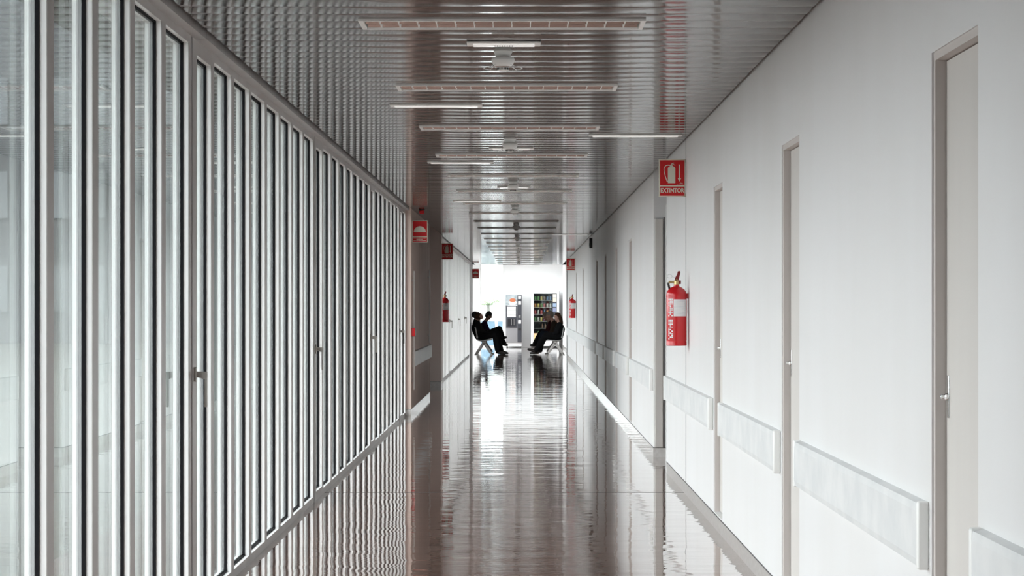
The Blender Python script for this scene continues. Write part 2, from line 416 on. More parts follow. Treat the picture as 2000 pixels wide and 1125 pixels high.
# glazed screens: modules of one opening sash and seven fixed lights
def hand(parent, y, z=1.14, mtl=None):
    h = MB()
    h.rbox(0, .010, -.014, .014, -.035, .035, .003)
    h.prism([(.008,.014),(.008,-.014),(.030,-.017),(.052,-.024),(.060,-.014),(.060,.012)], .018, Matrix(((1,0,0,0),(0,0,1,-.009),(0,1,0,0),(0,0,0,1))))
    h.rbox(.046, .060, -.008, .008, -.155, .010, .004)
    o = h.build('window_handle', M['handle'], parent, smooth=True); o.location = (0, y, z); return o
ZB, ZT = .045, 2.69
def glazing(idx, y0, nb=8, last=.285, L=None):
    w_ = structe('window_%d' % idx, (XL, y0, 0))
    ops = [(.18, .66)]+[(.76+.745*k, 1.405+.745*k) for k in range(nb-1)]
    L = L or ops[-1][1]+last
    fm = MB(); fc = MB(); y = .045
    def fbox(ya, yb, za, zb_): fm.box(-.075, -.003, ya, yb, za, zb_); fc.box(-.003, 0, ya, yb, za, zb_)
    for i, (a, c) in enumerate(ops):
        zt = ZT-(.03 if i == 0 else 0); zb = ZB+(.02 if i == 0 else 0)
        fbox(y, a, 0, 2.745); fbox(a, c, zt, 2.745); fbox(a, c, 0, zb)
        y = c
    fbox(y, L-.003, 0, 2.745)
    fm.build('frame', M['frame'], w_); q = fc.build('frame_front', M['head'], w_); q['label'] = 'grey inner face of the frame'  # front faces take a darker grey than the white reveals
    g = MB(); g.box(-.07, -.018, -.003, .045, 0, 2.745); g.build('joint_seal', M['dark'], w_)
    for i, (a, c) in enumerate(ops):
        zt = ZT-(.03 if i == 0 else 0); zb = ZB+(.02 if i == 0 else 0)
        MB().box(-.062, -.038, a+.002, c-.002, zb+.002, zt-.002).build('pane', M['glass'], w_)
        gk = MB(); X0, X1, t = -.038, -.025, .006
        gk.box(X0, X1, c-t, c-.0005, zb, zt); gk.box(X0, X1, a+.0005, a+t, zb, zt); gk.box(X0, X1, a+t, c-t, zb+.0005, zb+t); gk.box(X0, X1, a+t, c-t, zt-t, zt-.0005)
        gk.build('gasket', M['dark'], w_)
        sc = MB(); sc.box(-.060, -.040, c-.006, c-.002, zb+.004, zt-.004); sc.box(-.060, -.040, a+.003, a+.012, zb+.004, zt-.004); sc.box(-.060, -.040, a+.012, c-.012, zt-.013, zt-.004); sc.box(-.060, -.040, a+.012, c-.012, zb+.004, zb+.013)
        sc.build('glazing_spacer', M['spacer'], w_)
    hand(w_, .115)
    return w_
first = None; wn = 0
full = {}
for y0, nb in ((4.12,8),(10.06,8),(16.0,8),(21.9,7),(27.1,2),(39.8,8),(45.77,8),(51.74,8),(57.71,7)):
    wn += 1
    if nb in full:
        r = dup(full[nb]); r.location = (XL, y0, 0); r.name = 'window_%d' % wn
    else:
        L = {8: 5.94, 7: 5.2, 2: 1.45}[nb]
        full[nb] = glazing(wn, y0, nb, L=L)
aw = structe('window_%d' % (wn+3), (-2.6, 35.2, 0))  # unseen alcove window, added to light the face of the pier
fm = MB(); fm.box(-.08, 0, 0, 1.52, 0, .08); fm.box(-.08, 0, 0, 1.52, 2.22, 2.3)
for k in range(2): fm.box(-.08, 0, k*1.46, k*1.46+.08, .08, 2.22)
fm.build('frame', M['frame'], aw)
for k in range(1): MB().box(-.05, -.026, k*1.46+.082, (k+1)*1.46-.002, .082, 2.218).build('pane', M['glass'], aw)
# far hall: side glazing, end wall with its tall window
sg = structe('window_%d' % (wn+1), (-1.9, 67.6, 0))
fm = MB(); fm.box(-.06, 0, 0, 8.4, 0, .06); fm.box(-.06, 0, 0, 8.4, 3.15, 3.3)
for k in range(8): fm.box(-.06, 0, k*1.19, k*1.19+.06, .06, 3.15)
fm.build('frame', M['frame'], sg)
for k in range(7): MB().box(-.04, -.016, k*1.19+.062, (k+1)*1.19-.002, .062, 3.148).build('pane', M['glass'], sg)
WX0, WX1 = -1.50, -.645
ew = MB(); ew.box(WX1, 1.62, YE, YE+.2, 0, 3.3); ew.box(-2.0, WX0, YE, YE+.2, 0, 3.3); ew.box(WX0, WX1, YE, YE+.2, 3.15, 3.3)
struct(ew.build('wall_end', M['wall2']))
we = structe('window_%d' % (wn+2), (WX0, YE+.05, 0))
fm = MB(); W_ = WX1-WX0
fm.box(0, .05, 0, .06, 0, 3.15); fm.box(W_-.05, W_, 0, .06, 0, 3.15); fm.box(.05, W_-.05, 0, .06, 0, .06); fm.box(.05, W_-.05, 0, .06, 3.09, 3.15)
fm.build('frame', M['frame'], we)
MB().box(.052, W_-.052, .018, .042, .062, 3.088).build('pane', M['glass'], we)
# dark door post where the right wall steps back
s_ = MB(); s_.rbox(XR-.02, 1.42, 60.70, 60.82, 0, 2.55, .004); struct(s_.build('trim_7', mat('grey_steel_post', (.22,.22,.23), .4, metal=.3)))
s_ = MB(); s_.box(-1.75, 1.42, 75.2, 75.24, 0, .003); struct(s_.build('trim_8', M['joint']))

# ------------------------------------------------------------------ outdoors
struct(MB().box(-90, -1.86, -60, 200, -.35, -.15).build('ground', M['ground']))
struct(MB().box(-1.86, 60, YE+.21, 200, -.35, -.15).build('ground', M['ground']))
# invented wing, sized and darkened to keep bright sky out of the panes
wg = structe('sky_blocking_wing', (0,0,0)); q = MB(); q.box(-60, -4.6, 92, 110, -.15, 24)
q.build('facade', mat('grey_facade_render', (.055,.058,.065), .8), wg)
q = MB()
for i in range(12):
    for k in range(3): q.box(-58+i*4.2, -55.6+i*4.2, 91.9, 92.02, 1.2+k*4, 3.2+k*4)
q.build('windows', mat('dark_window_glass', (.08,.09,.1), .1), wg)
# palm tree and railing beyond the end window
M['palm'] = vary(mat('pale_palm_leaf', (.25,.36,.20), .6), (.18,.28,.14), (.34,.44,.26), (1,1,1), 4)
M['bluep'] = mat('pale_blue_panel', (.16,.25,.33), .3)
M['bark'] = mat('palm_bark', (.30,.30,.27), .9)
pt = thing('palm_tree', 'pale palm tree seen through the tall bright end window', 'tree', (-1.35, 86, -.15))
MB().chain([(0,0,0),(.03,0,.8),(0,0,1.62)], [.08,.07,.06], 12).build('trunk', M['bark'], pt, smooth=True)
for k in range(18):
    a = 2*PI*k/18+random.uniform(-.1,.1); up = random.uniform(.25, 1.5); L = random.uniform(.9, 1.5)
    fb = MB(); d = V((math.cos(a), math.sin(a), 0)); sd = V((-math.sin(a), math.cos(a), 0)); pts = []
    for i in range(11):
        t = i/10; pts.append(d*(L*t*math.cos(up*.6))+V((0,0,1.62+L*(math.sin(up)*t-.75*t*t))))
    fb.tube(pts, [.012*(1-.8*i/10) for i in range(11)], 6)
    for i in range(1, 11):
        for sg_ in (-1, 1):
            p = pts[i]; q = p+sd*sg_*.30*(1.1-i/12)+d*.14+V((0,0,-.06)); wv = d*.02
            fb.add([p-wv, p+wv, q, p+V((0,0,.012))], [(0,1,2),(0,2,3),(1,3,2)])
    fb.build('frond', M['palm'], pt)
rl = thing('railing', 'white metal railing outside the end window, in front of the palm', 'railing', (-1.35, 82, -.15))
for k in range(4):
    q = MB(); q.box(-1.2+k*.78-.04, -1.2+k*.78+.04, -.03, .03, .06, 1.05); q.build('post', M['white'], rl)
for k in range(3):
    q = MB(); q.box(-1.15+k*.78, -.47+k*.78, -.006, .006, .08, 1.03); q.build('blue_panel', M['bluep'], rl)
MB().box(-1.3, 1.3, -.03, .03, 1.05, 1.10).build('top_rail', M['white'], rl)
MB().box(-1.3, 1.3, -.03, .03, 0, .06).build('bottom_rail', M['white'], rl)

# ------------------------------------------------------------------ ceiling fixtures
def make_louvre(y):
    t = thing('ceiling_light', '', 'ceiling light', ((FX0+FX1)/2, y, ZC))
    hx, hy = (FX1-FX0)/2, FHW; f = .016
    a = MB()
    a.box(-hx-.004, hx+.004, -hy-.004, -hy+f, -.012, -.0015); a.box(-hx-.004, hx+.004, hy-f, hy+.004, -.012, -.0015)
    a.box(-hx-.004, -hx+f, -hy+f, hy-f, -.012, -.0015); a.box(hx-f, hx+.004, -hy+f, hy-f, -.012, -.0015)
    a.build('trim_frame', M['white'], t)
    a = MB(); a.box(-hx+.003, hx-.003, -hy+.003, hy-.003, .088, .092)
    for s_ in (-1, 1): a.box(-hx+.003, hx-.003, s_*(hy-.003)-.002*(s_ > 0), s_*(hy-.003)+.002*(s_ < 0), 0, .088)
    for s_ in (-1, 1): a.box(s_*(hx-.003)-.002*(s_ > 0), s_*(hx-.003)+.002*(s_ < 0), -hy+.005, hy-.005, 0, .088)
    a.build('housing', M['white'], t)
    for s_ in (-1, 1):
        MB().cap((-hx+.05, s_*.065, .055), (hx-.05, s_*.065, .055), .013, .013, 12).build('fluorescent_tube', M['tubeglass'], t, smooth=True)
    a = MB()          # three curved mirror reflectors along the length
    for yc in (-hy+.012, 0, hy-.012):
        for s_ in ((1,) if yc < -.01 else (-1,) if yc > .01 else (-1, 1)):
            pr = [(yc+s_*.003, -.006), (yc+s_*.010, .012), (yc+s_*.024, .030), (yc+s_*.045, .038)]
            for i in range(3):
                a.add([(-hx+.02, pr[i][0], pr[i][1]), (hx-.02, pr[i][0], pr[i][1]), (hx-.02, pr[i+1][0], pr[i+1][1]), (-hx+.02, pr[i+1][0], pr[i+1][1])], [(0,1,2,3)])
    a.build('reflector', M['reflector'], t)
    for k in range(1, 15):
        x = -hx+2*hx*k/15; a = MB()
        for yc in (-hy/2, hy/2): a.box(x-.0025, x+.0025, yc-hy/2+.018, yc+hy/2-.006, -.006, .026)
        a.box(x-.0025, x+.0025, -.016, .016, .02, .026)
        a.build('cross_blade', M['white'], t)
    return t
names = ['nearest and largest', 'second nearest', 'third nearest', 'fourth nearest', 'fifth nearest', 'sixth nearest', 'seventh nearest', 'eighth nearest', 'ninth nearest', 'tenth nearest', 'eleventh nearest', 'tenth from the far end', 'ninth from the far end', 'eighth from the far end', 'seventh from the far end', 'sixth from the far end', 'fifth from the far end', 'fourth from the far end', 'third from the far end', 'second from the far end', 'furthest']
L0 = None
for k, fy in enumerate(FIX):
    if fy > CY1-.3: continue
    lab, grp = 'recessed louvred fluorescent ceiling light, %s of the row down the corridor' % names[k], 'louvred ceiling lights'
    if L0 is None: L0 = make_louvre(fy); L0['label'] = lab; L0['group'] = grp
    else: dup(L0, ((FX0+FX1)/2, fy, ZC), label=lab, group=grp)

def slim_light(x0, x1, y, label, group, slots=True):
    t = thing('emergency_light', label, 'emergency light', ((x0+x1)/2, y, ZC), 0, group); h = (x1-x0)/2
    a = MB(); a.rbox(-h, h, -.065, .065, -.012, .0, .004); a.build('housing', M['white'], t, smooth=True)
    a = MB(); a.rbox(-h+.03, h-.03, -.045, .045, -.017, -.0122, .002); a.build('diffuser', mat_diff, t, smooth=True)
    if slots:
        a = MB()
        for k in range(8): a.box(-.045+k*.012, -.041+k*.012, -.02, .02, -.0182, -.0171)
        a.build('slots', M['joint'], t)
    return t
mat_diff = mat('lit_opal_diffuser', (.86,.86,.85), .12, **{'Emission Color': (1,.99,.96,1), 'Emission Strength': .4})
slim_light(-.27, .09, 10.5, 'short slim white ceiling unit just in front of the nearest smoke detector', 'short emergency units')
slim_light(-.27, .09, 17.5, 'short slim white ceiling unit just past the second smoke detector', 'short emergency units')
slim_light(-.27, .09, 23.2, 'short slim white ceiling unit just past the third smoke detector', 'short emergency units')
slim_light(-.845, -.256, 13.75, 'long slim white ceiling unit left of centre after the second louvred light', 'long emergency units', False)
slim_light(-.845, -.256, 19.2, 'long slim white ceiling unit left of centre after the fourth louvred light', 'long emergency units', False)
slim_light(-.845, -.256, 26.3, 'long slim ceiling unit left of centre, the third and furthest of its side', 'long emergency units', False)
slim_light(.50, 1.20, 16.15, 'long slim white ceiling unit at right, close above the near extinguisher sign', 'long emergency units', False)
slim_light(.50, 1.20, 38.6, 'long slim ceiling unit at right in the far dark stretch of ceiling', 'long emergency units', False)

def make_detector():
    t = thing('smoke_detector', '', 'smoke detector')
    MB().lathe([(.047,0),(.047,-.006),(.040,-.020),(.036,-.030)], 32).build('base', M['white'], t, smooth=True)
    MB().lathe([(.036,-.030),(.055,-.033),(.058,-.040),(.058,-.052),(.050,-.070),(.034,-.082),(.030,-.084),(.030,-.098),(.020,-.102),(0,-.102)], 36).build('dome', M['white'], t, smooth=True)
    a = MB()
    for k in range(18):
        an = 2*PI*k/18; a.box(.0296, .0312, -.0026, .0026, -.0965, -.0855, Matrix.Rotation(an, 4, 'Z'))
    a.build('vent_slots', M['dark'], t)
    a = MB(); pts = [(.097*math.cos(2*PI*k/48), .097*math.sin(2*PI*k/48), -.088) for k in range(49)]
    a.tube(pts, .0018, 6)
    for k in range(4):
        an = PI/2*k+PI/4; a.tube([(.05*math.cos(an), .05*math.sin(an), -.070), (.097*math.cos(an), .097*math.sin(an), -.088)], .0015, 6)
    a.build('guard_ring', M['chrome'], t, smooth=True)
    return t
det = make_detector()
dn_ = ['nearest and largest', 'second nearest', 'third nearest', 'fourth nearest', 'fifth nearest', 'fifth from the far end', 'fourth from the far end', 'third from the far end', 'second from the far end', 'furthest and smallest']
for k in range(10):
    y = 10.85+5.72*k; xx = -.095 if k else -.097
    o = det if k == 0 else dup(det)
    o.location = (xx, y, ZC)
    o['label'] = 'round white smoke detector with vented dome, %s on the ceiling' % dn_[k]; o['group'] = 'smoke detectors'
t = thing('fire_sounder', 'small round red sounder on the ceiling edge above the dome sign', 'alarm', (-1.34, 28.7, ZC))
MB().lathe([(.040,0),(.040,-.012),(.034,-.016)], 24).build('base', M['blackp'], t, smooth=True)
MB().lathe([(.033,-.016),(.036,-.028),(.034,-.05),(.022,-.062),(0,-.064)], 24).build('dome', M['red'], t, smooth=True)
t = thing('wall_speaker', 'small dark box high on the right wall near the ceiling', 'speaker', (XR, 39.0, 2.60))
MB().rbox(-.055, 0, -.05, .05, -.09, .09, .006).build('housing', M['blackp'], t, smooth=True)
MB().rbox(-.058, -.054, -.03, .03, -.06, .0, .001).build('grille', M['joint'], t)

# ------------------------------------------------------------------ signs (projecting from the wall, facing along the corridor)
def text_mesh(name, body, size, loc, m, parent, bold=.0, xs=1.0):
    cu = bpy.data.curves.new(name, 'FONT'); cu.body = body; cu.size = size; cu.align_x = 'CENTER'; cu.align_y = 'CENTER'
    cu.extrude = .0003; cu.offset = bold
    o = bpy.data.objects.new(name, cu); COL.objects.link(o)
    dg = bpy.context.evaluated_depsgraph_get(); me = bpy.data.meshes.new_from_object(o.evaluated_get(dg))
    bpy.data.objects.remove(o); bpy.data.curves.remove(cu)
    q = bpy.data.objects.new(name, me); COL.objects.link(q); me.materials.clear(); me.materials.append(m)
    q.parent = parent; q.location = loc; q.rotation_euler = (PI/2, 0, 0); q.scale = (xs, 1, 1)
    return q
MX = Matrix(((1,0,0,0),(0,0,-1,0),(0,1,0,0),(0,0,0,1)))       # local x,y -> world x,z ; extrudes towards -y
def sign_base(t, split=.092):
    MB().rbox(-.105, .105, -.002, .002, -.1475, .1475, .0015).build('panel', M['cream'], t)
    a = MB(); a.box(-.0955, .0955, -.0028, -.002, -.1475+split, .138); a.build('pictogram_field', M['signred'], t)
    a = MB(); a.box(-.0955, .0955, -.0028, -.002, -.138, -.1475+split-.011); a.build('text_field', M['signred'], t)
    return t
def bracket(t, side):
    a = MB(); a.rbox(side*.105-.006, side*.105+.006, -.004, .010, -.12, .12, .002); a.build('bracket', M['white'], t)
def ext_sign(x, y, z, label, side, word=True):
    t = thing('extinguisher_sign', label, 'sign', (x, y, z), 0, 'red extinguisher signs'); sign_base(t); bracket(t, side)
    TM = MX.copy(); TM[1][3] = -.0028
    a = MB(); cyl = [(-.034,-.040),(.023,-.040),(.024,-.034),(.024,.072),(.020,.084),(.008,.091),(-.002,.100),(-.012,.098),(-.020,.090),(-.031,.084),(-.034,.072)]
    a.prism([(p[0], p[1]) for p in cyl], .0006, TM)
    a.build('cylinder_symbol', M['cream'], t)
    a = MB(); hose = [(-.014,.098),(-.032,.100),(-.050,.096),(-.060,.084),(-.064,.066),(-.061,.044),(-.052,.008),(-.040,-.026),(-.034,-.024)]
    def ribbon(q, w_):
        for i in range(len(q)-1):
            p0, p1 = V((*q[i],0)), V((*q[i+1],0)); d = (p1-p0).normalized(); nn = V((-d.y, d.x, 0))*w_; e_ = d*w_*.5
            a.prism([tuple((p0-e_+nn)[:2]), tuple((p0-e_-nn)[:2]), tuple((p1+e_-nn)[:2]), tuple((p1+e_+nn)[:2])], .0006, TM)
    ribbon(hose, .0030)
    ribbon([(-.012,.096),(-.006,.108),(.002,.114),(.012,.116)], .003); ribbon([(-.004,.101),(.008,.107),(.022,.099)], .0025)
    a.build('hose_symbol', M['cream'], t)
    a = MB(); a.prism([(.051,.105),(.061,.105),(.061,-.002),(.069,-.002),(.056,-.028),(.043,-.002),(.051,-.002)], .0006, TM)
    a.build('arrow_symbol', M['cream'], t)
    a = MB(); a.prism([(.055,-.0395),(.083,-.0425),(.083,-.0405),(.063,-.0365)], .0006, TM); a.prism([(.035,-.0490),(.088,-.0490),(.088,-.0480),(.035,-.0480)], .0004, TM)
    a.build('maker_mark', M['cream'], t)
    text_mesh('lettering', 'EXTINTOR', .047, (0, -.0031, -.0985), M['cream'], t, bold=.0017, xs=.80)
    return t
ext_sign(1.166, 16.72, 2.4575, 'large bright red EXTINTOR sign above the near right extinguisher', 1)
ext_sign(1.166, 51.8, 2.4575, 'small bright red EXTINTOR sign far down the right wall', 1)
ext_sign(-1.369, 39.25, 2.4575, 'shaded dark red EXTINTOR sign above the left extinguisher', -1)
def dome_sign(x, y, z, label):
    t = thing('alarm_sign', label, 'sign', (x, y, z), 0, 'red dome alarm signs'); sign_base(t, .080); bracket(t, -1)
    TM = MX.copy(); TM[1][3] = -.0028
    a = MB(); a.prism([(.082*math.cos(PI*k/28), -.012+.082*math.sin(PI*k/28)) for k in range(29)], .0006, TM); a.build('dome_symbol', M['cream'], t)
    a = MB()
    random.seed(3)
    for row, (hw, zz) in enumerate(((.086,-.090),(.045,-.106),(.086,-.123))):     # three lines too small to read
        xx = -hw
        while xx < hw-.004:
            ln = random.uniform(.003, .006)
            a.box(xx, xx+ln, -.0034, -.0028, zz-.0045, zz+.0045); xx += ln+random.choice((.0012,.0012,.0012,.004))
    a.build('small_print', M['cream'], t)
    return t
dome_sign(-1.369, 28.75, 2.4575, 'shaded red sign with a pale half dome at the edge of the wood wall')
dome_sign(XL+.106, 66.5, 2.4575, 'small dark red dome sign at the far end of the left wall')
random.seed(11)

# ------------------------------------------------------------------ extinguishers
def extinguisher(x, y, z, rz, label, side):
    t = thing('fire_extinguisher', label, 'fire extinguisher', (x, y, z), 0, 'wall hung red extinguishers')
    R = .078
    MB().lathe([(.070,0),(R,.002),(R,.030),(.0765,.034),(.0765,.038),(R,.042),(R,.395),(.074,.412),(.062,.430),(.040,.447),(.022,.455),(.020,.470)], 44).build('cylinder', M['red'], t, smooth=True)
    a = MB(); a0 = -PI/2-.35; a.lathe([(R+.0008,.225),(R+.0008,.355)], 24, None, a0, a0+1.45)
    o = a.build('inspection_label', M['paper'], t, smooth=True); o['label'] = 'white inspection label'
    a = MB()
    random.seed(5); zz = .05
    while zz < .355:
        h = random.uniform(.004, .012)
        for k in range(3):
            if random.random() < .75:
                b0 = a0-.62+k*.19; a.lathe([(R+.0008,zz),(R+.0008,zz+h)], 5, None, b0, b0+.16)
        zz += h+.003
        if .2 < zz < .215: zz = .225
    o = a.build('instruction_print', M['paper'], t); o['label'] = 'narrow strip of white printed instructions'
    MB().lathe([(.019,.468),(.021,.470),(.021,.495),(.015,.500),(.012,.512)], 20).build('valve', M['brass'], t, smooth=True)
    a = MB(); a.rbox(-.060,-.015,-.012,.012,.478,.496,.004); a.build('hose_outlet', M['brass'], t, smooth=True)
    a = MB(); a.prism([(-.012,.500),(.014,.496),(.022,.530),(.030,.560),(.026,.572),(.010,.570),(.004,.545),(-.010,.520)], .022, Matrix(((1,0,0,0),(0,0,-1,.011),(0,1,0,0),(0,0,0,1))))
    a.rbox(.0,.034,-.012,.012,.472,.500,.004)
    a.build('squeeze_grip', mat('dark_red_grip', (.20,.008,.01), .4), t, smooth=True)
    pts = [(-.052+.018*math.cos(q), 0, .532+.014*math.sin(q)) for q in [2*PI*i/20 for i in range(21)]]
    a = MB(); a.tube(pts, .0013, 6); a.tube([(-.034,0,.530),(-.01,0,.522)], .0013, 6); a.build('pin_ring', M['steel'], t, smooth=True)
    hp_ = [(-.05,-.0,.487),(-.062,.03,.478),(-.052,.07,.45),(-.035,.088,.40),(-.025,.092,.2),(-.02,.09,.06)]
    MB().tube(hp_, .009, 10).build('hose', M['blackp'], t, smooth=True)
    a = MB(); a.box(side*(R+.012), side*(R-.006), -.02, .02, .36, .40); a.lathe([(R+.0012,.372),(R+.0012,.388)], 36); a.build('wall_bracket', M['red'], t)
    return t
E1x = XR-.092
extinguisher(E1x, 16.45, 1.158, 0, 'large glossy red fire extinguisher hung on the near right wall', 1)
extinguisher(1.27-.0, 54.6, 1.158, 0, 'small red fire extinguisher far down the right wall', 1).location = (XR-.092, 50.9, 1.17)
extinguisher(XL+.105, 40.1, 1.158, 0, 'shaded dark red fire extinguisher on the left beside the far windows', -1)
random.seed(13)

# ------------------------------------------------------------------ fittings on the wood wall
def bright_bar(y, z0, z1, label):
    t = thing('bright_bar', label, 'handle', (XW, y, z0), 0, 'tall pale bars on the wood wall')
    MB().rbox(.015, .040, -.02, .02, 0, z1-z0, .006).build('bar', M['white'], t, smooth=True)  # white in place of steel, so the bars read as brightly lit
    for zz in (.12, z1-z0-.12): MB().rbox(0, .017, -.012, .012, zz-.012, zz+.012, .003).build('standoff', M['steel'], t, smooth=True)
    return t
bright_bar(28.72, .34, 1.93, 'tall vertical pale bar on the wood wall behind the red call point')
bright_bar(33.6, .88, 2.03, 'shorter vertical pale bar at the far edge of the wood wall')  # imitates a bright slit of light
t = thing('call_point', 'small dark red fire call point on the wood wall', 'call point', (XW, 28.62, 1.11))
MB().rbox(0, .05, -.045, .045, -.055, .055, .006).build('housing', M['red'], t, smooth=True)
MB().rbox(.0502, .053, -.03, .03, -.03, .03, .001).build('push_plate', M['cream'], t)

# ------------------------------------------------------------------ vending machines at the end wall
M['mgrey'] = mat('machine_grey_metal', (.30,.30,.315), .35)
M['mdark'] = mat('machine_charcoal_plastic', (.055,.058,.07), .35)
M['mwhite'] = mat('machine_white_metal', (.74,.74,.75), .35)
FYM = 75.25
def sx_(px): return (px-1020)/(F/FYM)
def sz_(py): return EYE-(py-597)/(F/FYM)
x0, x1 = sx_(987.7), sx_(1019.2); W1 = x1-x0
t = thing('coffee_machine', 'tall grey coffee vending machine against the white end wall', 'vending machine', ((x0+x1)/2, FYM, 0))
h = W1/2; H = 1.84
a = MB(); a.rbox(-h, h, 0, .68, .17, H, .012); a.build('cabinet', M['mgrey'], t, smooth=True)
a = MB(); a.box(-h+.01, h-.01, .03, .66, .04, .17); a.build('plinth', M['mwhite'], t)
a = MB()
for xx in (-h+.05, h-.05):
    for yy in (.06, .62): a.lathe([(.025,0),(.025,.04)], 12, Matrix.Translation((xx, yy, 0)))
a.build('feet', M['blackp'], t)
xs = h-.15
a = MB(); a.rbox(-h, xs-.01, -.012, 0, H-.36, H-.01, .004); a.build('picture_panel', vary(mat('pale_blue_picture', (.6,.66,.7), .25), (.30,.35,.38), (.50,.54,.56), (1,1,1), 9), t)
c_ = MB(); MC = Matrix.Translation((-.04, -.016, H-.25)) @ Matrix.Rotation(PI/2, 4, 'X')
c_.prism([(.14*math.cos(q), .12*math.sin(q) if math.sin(q) < 0 else .05*math.sin(q)) for q in [2*PI*i/32 for i in range(32)]], .004, MC)
c_.build('cup_picture', M['mwhite'], t)
c_ = MB(); MC = Matrix.Translation((-.04, -.021, H-.25)) @ Matrix.Rotation(PI/2, 4, 'X')
c_.prism([(.11*math.cos(q), .065+.062*math.sin(q)) for q in [2*PI*i/32 for i in range(32)]], .004, MC); c_.build('cream_swirl_picture', mat('orange_brown_print', (.55,.18,.09), .3), t)
c_ = MB(); c_.prism([(.18*math.cos(q), -.112+.016*math.sin(q)) for q in [2*PI*i/32 for i in range(32)]], .004, MC); c_.build('saucer_picture', M['mwhite'], t)
a = MB(); zt_, zb_ = H-.37, H-1.14
a.rbox(-h+.01, xs-.02, -.03, 0, zb_, zt_, .006); a.build('front_fascia', M['mdark'], t)
a = MB(); a.box(-h+.05, xs-.06, -.034, -.0302, zt_-.40, zt_-.04); a.build('menu_panel', M['white'], t)
a = MB()
for k in range(7): a.box(-h+.05, xs-.06, -.036, -.0342, zt_-.09-k*.046, zt_-.083-k*.046)
a.build('menu_lines', M['joint'], t)
a = MB(); a.rbox(-h+.07, xs-.07, -.040, -.0302, zb_+.05, zb_+.32, .004); a.build('cup_hatch', mat('smoked_plastic', (.03,.03,.035), .15), t)
a = MB(); a.box(-.09, -.07, -.046, -.0402, zb_+.08, zb_+.30); a.box(.0, .02, -.046, -.0402, zb_+.08, zb_+.30); a.build('hatch_ribs', M['steel'], t)
a = MB(); a.rbox(xs, h-.01, -.022, 0, .18, H-.02, .004); a.build('coin_column', M['mdark'], t)
a = MB(); a.box(xs+.02, h-.03, -.026, -.0222, H-.14, H-.04); a.box(xs+.02, h-.03, -.026, -.0222, H-.34, H-.22); a.box(xs+.02, h-.03, -.026, -.0222, H-1.0, H-.88); a.build('notice_stickers', M['paper'], t)
a = MB(); a.rbox(xs+.035, h-.045, -.030, -.0222, H-.80, H-.72, .002); a.build('coin_slot', M['steel'], t)
a = MB(); a.box(xs+.02, h-.03, -.028, -.0222, .60, .68); a.build('change_tray', M['blackp'], t)

x0, x1 = sx_(1037.0), sx_(1092.0); W2 = x1-x0; H2 = 1.97
t = thing('snack_machine', 'wide white snack vending machine with a dark glass front', 'vending machine', ((x0+x1)/2, FYM, 0))
h = W2/2
gx0, gx1, gz0, gz1 = -h+.10, h-.24, .24, H2-.08
a = MB(); a.rbox(-h, gx0-.002, 0, .8, .04, H2, .01); a.rbox(h-.08, h, 0, .8, .04, H2, .01); a.box(gx0-.004, h-.078, 0, .8, gz1, H2-.004); a.box(gx0-.004, h-.078, 0, .8, .05, gz0); a.box(gx0-.004, h-.078, .70, .8, gz0, gz1)
a.build('cabinet', M['mwhite'], t, smooth=True)
a = MB(); a.box(gx0-.001, h-.081, .66, .70, gz0+.001, gz1-.001); a.build('back_panel', M['mdark'], t)
a = MB(); a.box(gx1+.005, h-.081, .004, .60, gz0+.001, gz1-.001); a.build('control_column', M['mdark'], t)
shz = [1.66-.245*k for k in range(6)]
for z in shz:
    MB().box(gx0, gx1, .10, .62, z-.018, z-.003).build('shelf', M['steel'], t)
MB().box(gx0, gx1, .012, .018, gz0+.1, gz1-.002).build('glass_front', M['glass'], t)
a = MB(); a.box(gx0, gx1, .012, .03, gz0+.001, gz0+.098); a.build('collection_flap', M['mdark'], t)
a = MB()
cols = [(.74,.70,.62),(.80,.72,.55),(.30,.40,.55),(.25,.28,.42)]
for i, (za, zb) in enumerate(((1.74,1.87),(1.60,1.73),(1.42,1.55),(1.26,1.38))):
    q = MB(); q.box(gx1+.02, h-.095, 0, .0035, za, zb); q.build('notice_sticker', mat('notice_print', cols[i], .5), t)
q = MB(); q.rbox(gx1+.03, h-.105, -.004, .0035, 1.0, 1.14, .002); q.build('keypad', M['steel'], t)
q = MB(); q.box(gx0+.002, gx0+.17, .004, .010, gz0+.02, gz0+.26); q.build('picture_sticker', vary(mat('food_print', (.7,.6,.3), .4), (.80,.30,.22), (.72,.78,.35), (1,1,1), 9), t)
# packets and bottles inside, one by one
pc = {'green': (.12,.38,.10), 'orange': (.75,.30,.05), 'red': (.62,.04,.05), 'pale': (.75,.73,.66), 'yellow': (.72,.55,.10), 'blue': (.12,.28,.55), 'brown': (.26,.13,.07), 'purple': (.30,.10,.26)}
pm = {k: mat(k+'_foil', tuple(.55*c+.04 for c in v), .4) for k, v in pc.items()}
def packet(colour):
    bm_ = MB(); nx, nz = 6, 8; vs = []; w2, hh = .034, .13
    for s_ in (-1, 1):
        for jz in range(nz+1):
            for ix in range(nx+1):
                u = ix/nx*2-1; v = jz/nz
                th = .022*(1-u*u)*math.sin(PI*v)**.6+.001
                vs.append((u*w2, s_*th, v*hh))
    fs = []; o_ = (nx+1)*(nz+1)
    for jz in range(nz):
        for ix in range(nx):
            q = jz*(nx+1)+ix; fs.append((q, q+1, q+nx+2, q+nx+1)); fs.append((o_+q, o_+q+nx+1, o_+q+nx+2, o_+q+1))
    for ix in range(nx): fs.append((ix, o_+ix, o_+ix+1, ix+1)); q = nz*(nx+1)+ix; fs.append((q, q+1, o_+q+1, o_+q))
    for jz in range(nz): q = jz*(nx+1); fs.append((q, q+nx+1, o_+q+nx+1, o_+q)); q += nx; fs.append((q, o_+q, o_+q+nx+1, q+nx+1))
    bm_.add(vs, fs); return bm_.build('snack_packet', pm[colour], smooth=True)
